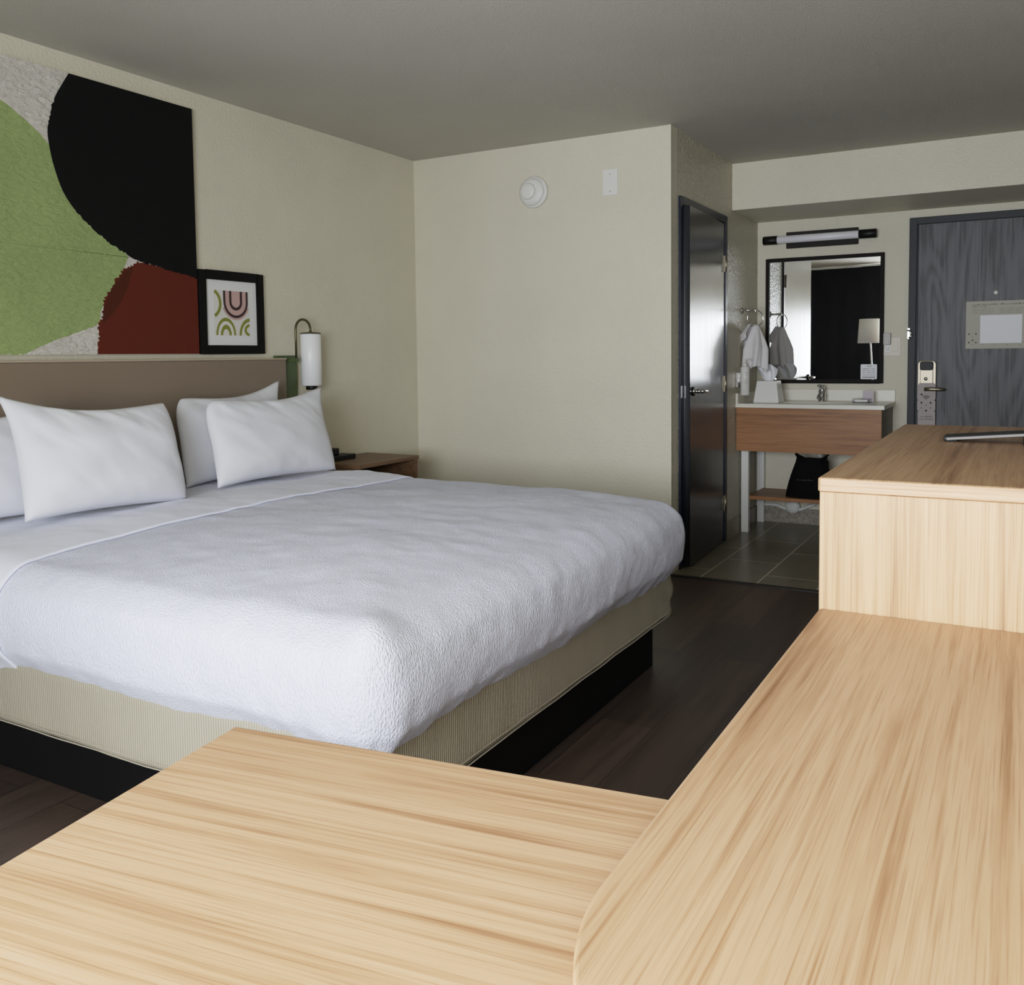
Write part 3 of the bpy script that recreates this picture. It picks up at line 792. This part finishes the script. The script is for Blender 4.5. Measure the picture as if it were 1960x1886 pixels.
tb = thing('tissue_box', 'white tapered tissue box cover with a tissue pulled up, on the vanity', 'tissue box', (1.852, 1.50, .878))
t0, t1 = .0865, .066
def taper(z0, z1, a, b):
    c = Vector((1.852, 1.50, 0)); vs = [c+Vector((sx*h_, sy*h_, z)) for z, h_ in ((z0, a), (z1, b)) for sx, sy in ((-1, -1), (1, -1), (1, 1), (-1, 1))]
    return MB().add(vs, [(3, 2, 1, 0), (4, 5, 6, 7), (0, 1, 5, 4), (1, 2, 6, 5), (2, 3, 7, 6), (3, 0, 4, 7)])
build('cover', taper(.878, 1.026, t0, t1), M['white_plastic'], tb, .006, 3)
def tissue(u, v):
    a = (u-.5)*2; w = .014+.058*v**.55
    x = 1.850+a*w+.006*math.sin(v*3)-.014*v; y = 1.50+.016*math.sin(a*5.5+v*2)*(.3+v); z = 1.02+v*.112*(1-.22*a*a)+.008*math.sin(a*4)*v
    return Vector((x, y, z))
to = build('tissue', MB().grid(tissue, 24, 14), M['paper'], tb); to.modifiers.new('t', 'SOLIDIFY').thickness = .0012

sb = thing('soap_dispenser', 'slim white pump bottle held by a chrome bracket on the wall beside the vanity mirror', 'soap dispenser', (1.742, 1.30, .93))
bx_, by_ = 1.742, 1.30
build('bottle', MB().lathe([(.024, .932), (.029, .936), (.0295, 1.115), (.025, 1.124), (.012, 1.128), (.012, 1.132)], (bx_, by_, 0), 'z', 28), M['white_plastic'], sb)
lb = MB()
for i, z in enumerate((1.085, 1.074, 1.063, 1.04, 1.03, 1.02, 1.01)):
    lb.glyphs((bx_+.004, by_-.0305, z), (.93, .36, 0), Z_, .022, .006, [4, 3], 0, 60+i)
build('label_print', lb, M['ink_soft'], sb)
build('pump', MB().lathe([(.014, 1.13), (.013, 1.142), (.006, 1.146), (.005, 1.165), (.009, 1.168), (.009, 1.176)], (bx_, by_, 0), 'z', 18).tube([(bx_, by_, 1.172), (bx_+.02, by_-.004, 1.173), (bx_+.04, by_-.008, 1.168)], .0042, 8), M['white_plastic'], sb)
build('wall_bracket', MB().box(WX, WX+.014, 1.27, 1.33, .985, 1.085).box(WX+.012, bx_, 1.285, 1.315, 1.02, 1.05), mat('dull_chrome', srgb(165, 162, 158), .3, 1.), sb, .002)

tr = thing('towel_ring', 'chrome towel ring on a short wall post beside the vanity mirror', 'towel ring', (WX, 1.42, 1.503))
tyc, txc = 1.42, 1.765
build('wall_post', MB().lathe([(.022, WX), (.022, WX+.006), (.008, WX+.01), (.007, txc), (.011, txc+.004), (.011, txc+.012)], (0, tyc, 1.503), 'x', 20), M['chrome'], tr)
ring = []
for k in range(33):
    a = 2*PI*k/32; ring.append((txc+.012+.05*math.sin(a)*.9, tyc+.03*math.sin(a), 1.448+.055*math.cos(a)))
build('ring', MB().tube(ring, .0035, 8), M['chrome'], tr)
def towel(u, v):
    # u around the gathered cloth, v from ring down
    a = 2*PI*u; rx = .018+.052*min(1, v*1.9)**.8+.006*v; ry = .012+.055*min(1, v*1.9)**.8
    fold = 1+.20*math.sin(a*5+v*2.2)*min(1, v*3)+.08*math.sin(a*11+v*5)*v
    z = 1.405-.30*v-.02*math.sin(a*2+.8)*v
    return Vector((txc+.012+rx*math.cos(a)*fold, tyc+.01+ry*math.sin(a)*fold, z))
tw = MB().grid(towel, 72, 30)
def flap(u, v):
    a = PI*.75+u*PI*.62; r = .03+.055*min(1, v*1.6)
    return Vector((txc+.012+(r+.012)*math.cos(a)*1.05, tyc+.01+(r+.02)*math.sin(a), 1.412-(.17-.07*u)*v+.004*math.sin(u*20)))
tw.grid(flap, 24, 14)
tw = build('hand_towel', tw, M['towel']); tw.modifiers.new('t', 'SOLIDIFY').thickness = .004
tag(tw, 'white washcloth tucked through the towel ring left of the mirror', 'towel')

sd_ = thing('soap_dish', 'small clear soap dish with an upright card, on the right end of the sink top', 'soap dish', (2.43, 1.62, .878))
build('tray', MB().frame(2.378, 2.492, .878, .905, .004, 1.58, 1.665).box(2.378, 2.492, 1.58, 1.665, .878, .882), M['acrylic'], sd_, .001)
build('upright_card', MB().box(2.432, 2.502, 1.66, 1.664, .88, .955), mat('lilac_card', srgb(190, 180, 186), .5), sd_)
build('soap_bar', MB().box(2.39, 2.475, 1.59, 1.64, .882, .90), M['white_plastic'], sd_, .006, 3)

mi_ = thing('vanity_mirror', 'large rectangular mirror with a thin dark frame above the sink', 'mirror', (2.147, D, 1.0))
mx0, mx1, mz0, mz1 = 1.7535, 2.54, 1.0, 1.876
build('frame', MB().frame(mx0, mx1, mz0, mz1, .024, D-.03, D), mat('dark_bronze_frame', srgb(22, 17, 14), .6, spec=.15), mi_, .002)
build('glass', MB().box(mx0+.02, mx1-.02, D-.014, D-.008, mz0+.02, mz1-.02), M['mirror'], mi_)
cd = MB().prism(rrect(2.396, 2.500, 1.028, 1.129, .006), D-.017, D-.0145, 'y')
gy = D-.0175
cd.glyphs((2.435, gy, 1.113), X_, Z_, .036, .009, [5], 1, 41)
for i, (z, w) in enumerate(((1.096, [7, 4]), (1.082, [3, 3, 4]), (1.070, [3, 6, 3]), (1.055, [6, 3, 5]))): cd.glyphs((2.408, gy, z), X_, Z_, .082, .007, w, 1, 42+i)
cd.add([(2.407, gy, 1.038), (2.490, gy, 1.038), (2.490, gy, 1.044), (2.407, gy, 1.044)], [(0, 1, 2, 3)], 2)
tag(build('mirror_card', cd, [M['paper'], M['ink'], M['ink_soft']]), 'small white printed card stuck to the lower right of the mirror', 'card')

vl = thing('vanity_light', 'horizontal tube light with black end caps above the mirror', 'wall light', (2.12, D, 2.0))
build('back_plate', MB().box(1.894, 2.372, D-.025, D, 1.943, 2.055), mat('bronze_plate', srgb(34, 30, 27), .55, spec=.2), vl, .003)
ty_ = D-.075
build('diffuser_tube', MB().cyl((0, ty_, 2.0), .026, 1.83, 2.40, 'x', 28), M['tube'], vl)
build('end_cap', MB().cyl((0, ty_, 2.0), .030, 1.748, 1.846, 'x', 28), M['black_satin'], vl)
build('end_cap', MB().cyl((0, ty_, 2.0), .030, 2.384, 2.496, 'x', 28), M['black_satin'], vl)
for x in (1.98, 2.28): build('standoff', MB().cyl((x, 0, 2.0), .012, ty_, D-.024, 'y', 14), M['black_satin'], vl)

ap_ = build('painted_cover_plate', MB().box(2.115, 2.238, D-.005, D, 2.083, 2.139), M['wall'], None, .001)
tag(ap_, 'flat wall-coloured cover plate just under the soffit above the tube light', 'wall plate')

ot = thing('outlet_switch_plate', 'ivory double wall plate with outlet and switch, between mirror and entry door', 'wall plate', (2.59, D, 1.185))
build('plate', MB().box(2.537, 2.645, D-.006, D, 1.185, 1.308), M['ivory'], ot, .002)
build('rocker_switch', MB().box(2.594, 2.630, D-.010, D-.006, 1.213, 1.282), M['ivory'], ot, .0015)
build('outlet', MB().box(2.547, 2.582, D-.009, D-.006, 1.205, 1.288), M['white_plastic'], ot, .0015)
slot = MB()
for x, z, w, h_ in ((2.5575, 1.232, .002, .009), (2.5695, 1.232, .002, .008), (2.5635, 1.222, .0045, .0045)): slot.box(x, x+w, D-.0096, D-.009, z, z+h_)
build('socket_slot', slot, M['ink'], ot)
nl = thing('night_light', 'small plug-in night light in the upper outlet right of the mirror', 'night light', (2.561, D-.009, 1.26))
build('housing', MB().prism(rrect(2.540, 2.586, 1.258, 1.338, .005), D-.04, D-.009, 'y'), M['grey_plastic'], nl, .003)
build('sensor_lens', MB().cyl((2.568, D-.04, 0), .007, 1.262, 1.285, 'z', 12), M['white_plastic'], nl)

bg = MB()
def bagf(u, v):
    a = 2*PI*u; bw = .152*(1-.42*v**1.5)*(1 if v < .93 else 1+.25*(v-.93)/.07); bd = .075*(1-.55*v)
    x = 2.128+.018*v+bw*math.copysign(abs(math.cos(a))**.75, math.cos(a)); y = 1.47+bd*math.sin(a)+.006*math.sin(a*7)*v
    z = .249+.275*v+(.014*math.cos(a*2)+.008*math.sin(3*a) if v > .85 else 0)
    return Vector((x, y, z))
bag = thing('drawstring_bag', 'black cloth drawstring bag standing on the vanity shelf', 'bag', (2.13, 1.53, .247))
bm_ = MB().grid(bagf, 48, 18)
bm_.add([(2.128+.15*math.cos(2*PI*k/24), 1.47+.07*math.sin(2*PI*k/24), .249) for k in range(24)], [tuple(range(24))])
build('pouch', bm_, M['black_fabric'], bag)
bl_ = MB().glyphs((2.065, 1.402, .366), X_, Z_, .11, .012, [7], 0, 77)
build('lettering', bl_, mat('dull_grey_print', srgb(70, 68, 68), .8), bag)
build('drawstring', MB().tube([(2.21, 1.44, .49), (2.235, 1.425, .515), (2.258, 1.42, .50), (2.258, 1.415, .45), (2.242, 1.41, .41), (2.248, 1.41, .38)], .0035, 8), M['black_fabric'], bag)

# ------------------------------------------------------------------ foreground furniture
cab = thing('tall_cabinet', 'tall oak cabinet with a flat top, at the far end of the counter', 'cabinet', (3.37, -2.37, 0))
cx0, cy0, cy1, cz = 3.050, -3.030, -1.700, .987
tp_ = build('top', MB().box(cx0-.003, RX-.01, cy0-.003, cy1, cz-.026, cz), M['oak_top_shaded'], cab, .004, 3)
build('edge_band', MB().box(cx0+.0015, RX-.01, cy0-.0045, cy0-.003, cz-.024, cz-.0015), M['oak_x'], tp_, .0006)
build('side_panel', MB().box(cx0, RX-.012, cy0, cy0+.02, 0, cz-.026), M['oak_z'], cab, .001)
build('side_panel', MB().box(cx0, RX-.012, cy1-.024, cy1-.004, 0, cz-.026), M['oak_z'], cab, .001)
build('back_panel', MB().box(RX-.03, RX-.012, cy0+.02, cy1-.024, .02, cz-.026), M['oak_z'], cab)
for k in range(3):
    z0 = .06+k*.30
    build('drawer_front', MB().box(cx0+.002, cx0+.022, cy0+.022, cy1-.026, z0, z0+.292), M['oak_y'], cab, .001)

cn = thing('desk_counter', 'oak counter with a rounded near corner, running up to the tall cabinet', 'counter', (3.4, -3.65, 0))
pts = [(cx0+.001, cy0-.001), (RX-.01, cy0-.001), (RX-.01, -4.28)]
RR = .27; yc_ = -3.985
for k in range(0, 25):
    a = math.radians(270-90*k/24); pts.append((cx0+.001+RR+RR*math.cos(a), yc_-0+RR*math.sin(a)))
build('countertop', MB().prism(pts[::-1], .7255, .75, 'z'), M['oak_y'], cn, .004, 3)
build('wall_cleat', MB().box(RX-.06, RX-.012, -4.26, cy0-.002, .64, .7255), M['oak_y'], cn)
build('end_leg', MB().box(3.62, 3.68, -4.24, -4.18, 0, .7255), M['oak_z'], cn, .002)

ANG = math.radians(8.1)
ds = thing('swivel_desk', 'oak desk leaf angled out from under the counter, nearest the camera', 'desk', (2.462, -3.854, 0), ANG)
Ld, Wd = .98, .62
dk = build('desktop', MB().box(0, Ld, -Wd, 0, .698, .7235), M['oak_x'], ds, .003, 3, world=False)
build('leg_panel', MB().box(.03, .055, -Wd+.04, -.04, 0, .698), M['oak_z'], ds, .002, world=False)
build('rear_rail', MB().box(.055, Ld-.02, -.10, -.08, .60, .698), M['oak_x'], ds, .002, world=False)

tv = thing('television', 'flat television on a low silver-edged foot, on the tall cabinet', 'television', (3.48, -2.25, cz))
TY = -2.235
ft = MB(); 
ft.add([(3.195, TY-.02, .989), (3.56, TY-.02, .989), (3.56, TY+.025, .989), (3.195, TY+.025, .989), (3.195, TY-.02, 1.001), (3.56, TY-.02, 1.046), (3.56, TY+.025, 1.046), (3.195, TY+.025, 1.001)],
       [(0, 1, 2, 3), (4, 7, 6, 5), (0, 4, 5, 1), (1, 5, 6, 2), (2, 6, 7, 3), (3, 7, 4, 0)])
ft = MB()
def bar(mb, x0, x1, z0a, z0b, t, ya, yb, mi=0):
    vs = [(x0, ya, z0a), (x1, ya, z0b), (x1, yb, z0b), (x0, yb, z0a), (x0, ya, z0a+t), (x1, ya, z0b+t), (x1, yb, z0b+t), (x0, yb, z0a+t)]
    mb.add(vs, [(3, 2, 1, 0), (4, 5, 6, 7), (0, 1, 5, 4), (1, 2, 6, 5), (2, 3, 7, 6), (3, 0, 4, 7)], mi)
bar(ft, 3.195, 3.56, .990, 1.022, .010, TY-.018, TY+.06)
foot = build('stand_foot', ft, M['black_satin'], tv, .002)
sv = MB(); bar(sv, 3.202, 3.56, .9915, 1.0235, .0055, TY-.0195, TY-.0175)
build('silver_edge', sv, M['silver'], foot)
build('rubber_pad', MB().box(3.20, 3.225, TY-.01, TY+.05, cz, .992), M['black'], foot)
build('rear_pad', MB().box(3.366, 3.43, TY-.06, TY+.04, cz, 1.006), M['black'], foot, .003)
build('stand_neck', MB().box(3.54, 3.57, TY-.05, TY+.07, .99, 1.12), M['black_satin'], tv, .003)
tvb = build('panel', MB().box(3.53, 3.575, -2.72, -1.74, 1.07, 1.63), M['black_satin'], tv, .004)
build('screen', MB().box(3.527, 3.531, -2.712, -1.748, 1.08, 1.622), M['screen'], tvb)
build('rear_foot', MB().box(3.55, 3.66, TY-.08, TY+.1, cz, .997), M['black_satin'], tv, .002)

fl = thing('floor_lamp', 'white-shaded lamp on a slim stem, seen in the vanity mirror', 'lamp', (1.64, -4.35, 0))
build('base', MB().lathe([(.13, 0), (.13, .012), (.03, .025), (.014, .03)], (1.64, -4.35, 0), 'z', 32), M['white_metal'], fl)
build('stem', MB().tube([(1.64, -4.35, .02), (1.63, -4.35, .8), (1.60, -4.35, 1.30), (1.59, -4.35, 1.42)], .011, 12), M['white_metal'], fl)
ls = MB().lathe([(.150, 1.335), (.130, 1.650)], (1.585, -4.35, 0), 'z', 40); ls.f = ls.f[:-2]; ls.mi = ls.mi[:-2]; ls.sm = ls.sm[:-2]
lso = build('lamp_shade', ls, M['lamp_shade'], fl); lso.modifiers.new('t', 'SOLIDIFY').thickness = .003
build('shade_spider', MB().tube([(1.445, -4.35, 1.42), (1.725, -4.35, 1.42)], .004, 8).tube([(1.585, -4.49, 1.42), (1.585, -4.21, 1.42)], .004, 8), M['white_metal'], fl)

# ------------------------------------------------------------------ light
w = bpy.data.worlds.new('sky'); bpy.context.scene.world = w; w.use_nodes = True
bgN = w.node_tree.nodes['Background']; bgN.inputs['Color'].default_value = (.80, .88, 1.0, 1); bgN.inputs['Strength'].default_value = 1.0
L = bpy.data.lights.new('window_daylight', 'AREA'); L.shape = 'RECTANGLE'; L.size = 1.80; L.size_y = 1.08; L.energy = 145; L.color = (.90, .95, 1.0)
lo = bpy.data.objects.new('window_daylight', L); C.objects.link(lo); lo.location = (2.75, NY-.01, 1.255); lo.rotation_euler = (PI/2, 0, 0)

# ------------------------------------------------------------------ camera
cam = bpy.data.cameras.new('camera'); co_ = bpy.data.objects.new('camera', cam); C.objects.link(co_)
cam.sensor_fit = 'HORIZONTAL'; cam.sensor_width = 36; cam.lens = 1723.226/1960*36
cam.shift_x = (980-992.22)/1960; cam.shift_y = (785.434-943)/1960
F = Vector((-0.48859823, 0.87048224, -0.05943432)); Rt = Vector((0.87229798, 0.48884318, -0.01133931)); U = Vector((-0.01918339, 0.0573848, 0.99816781))
mw = Matrix(((Rt.x, U.x, -F.x, 3.3634), (Rt.y, U.y, -F.y, -4.6845), (Rt.z, U.z, -F.z, 1.2077), (0, 0, 0, 1)))
co_.matrix_world = mw; cam.clip_start = .02
bpy.context.scene.camera = co_
sc_ = bpy.context.scene
vs_ = sc_.view_settings; vs_.view_transform = 'Standard'; vs_.look = 'None'; vs_.exposure = 0.
vs_.use_curve_mapping = True
cm = vs_.curve_mapping; cm.use_clip = False; WL = 2.4
cm.white_level = (WL, WL, WL)
cu = cm.curves[3]
for x, y in ((.06, .075), (.15, .195), (.30, .365), (.50, .535), (.80, .69), (1.2, .81), (1.7, .89)): cu.points.new(x/WL, y)
cu.points[0].location = (0, 0); cu.points[-1].location = (1, .96)
cm.update()
sc_.cycles.use_denoising = True; sc_.cycles.use_adaptive_sampling = True; sc_.cycles.adaptive_threshold = .03
sc_.cycles.max_bounces = 9; sc_.cycles.diffuse_bounces = 5; sc_.cycles.glossy_bounces = 6
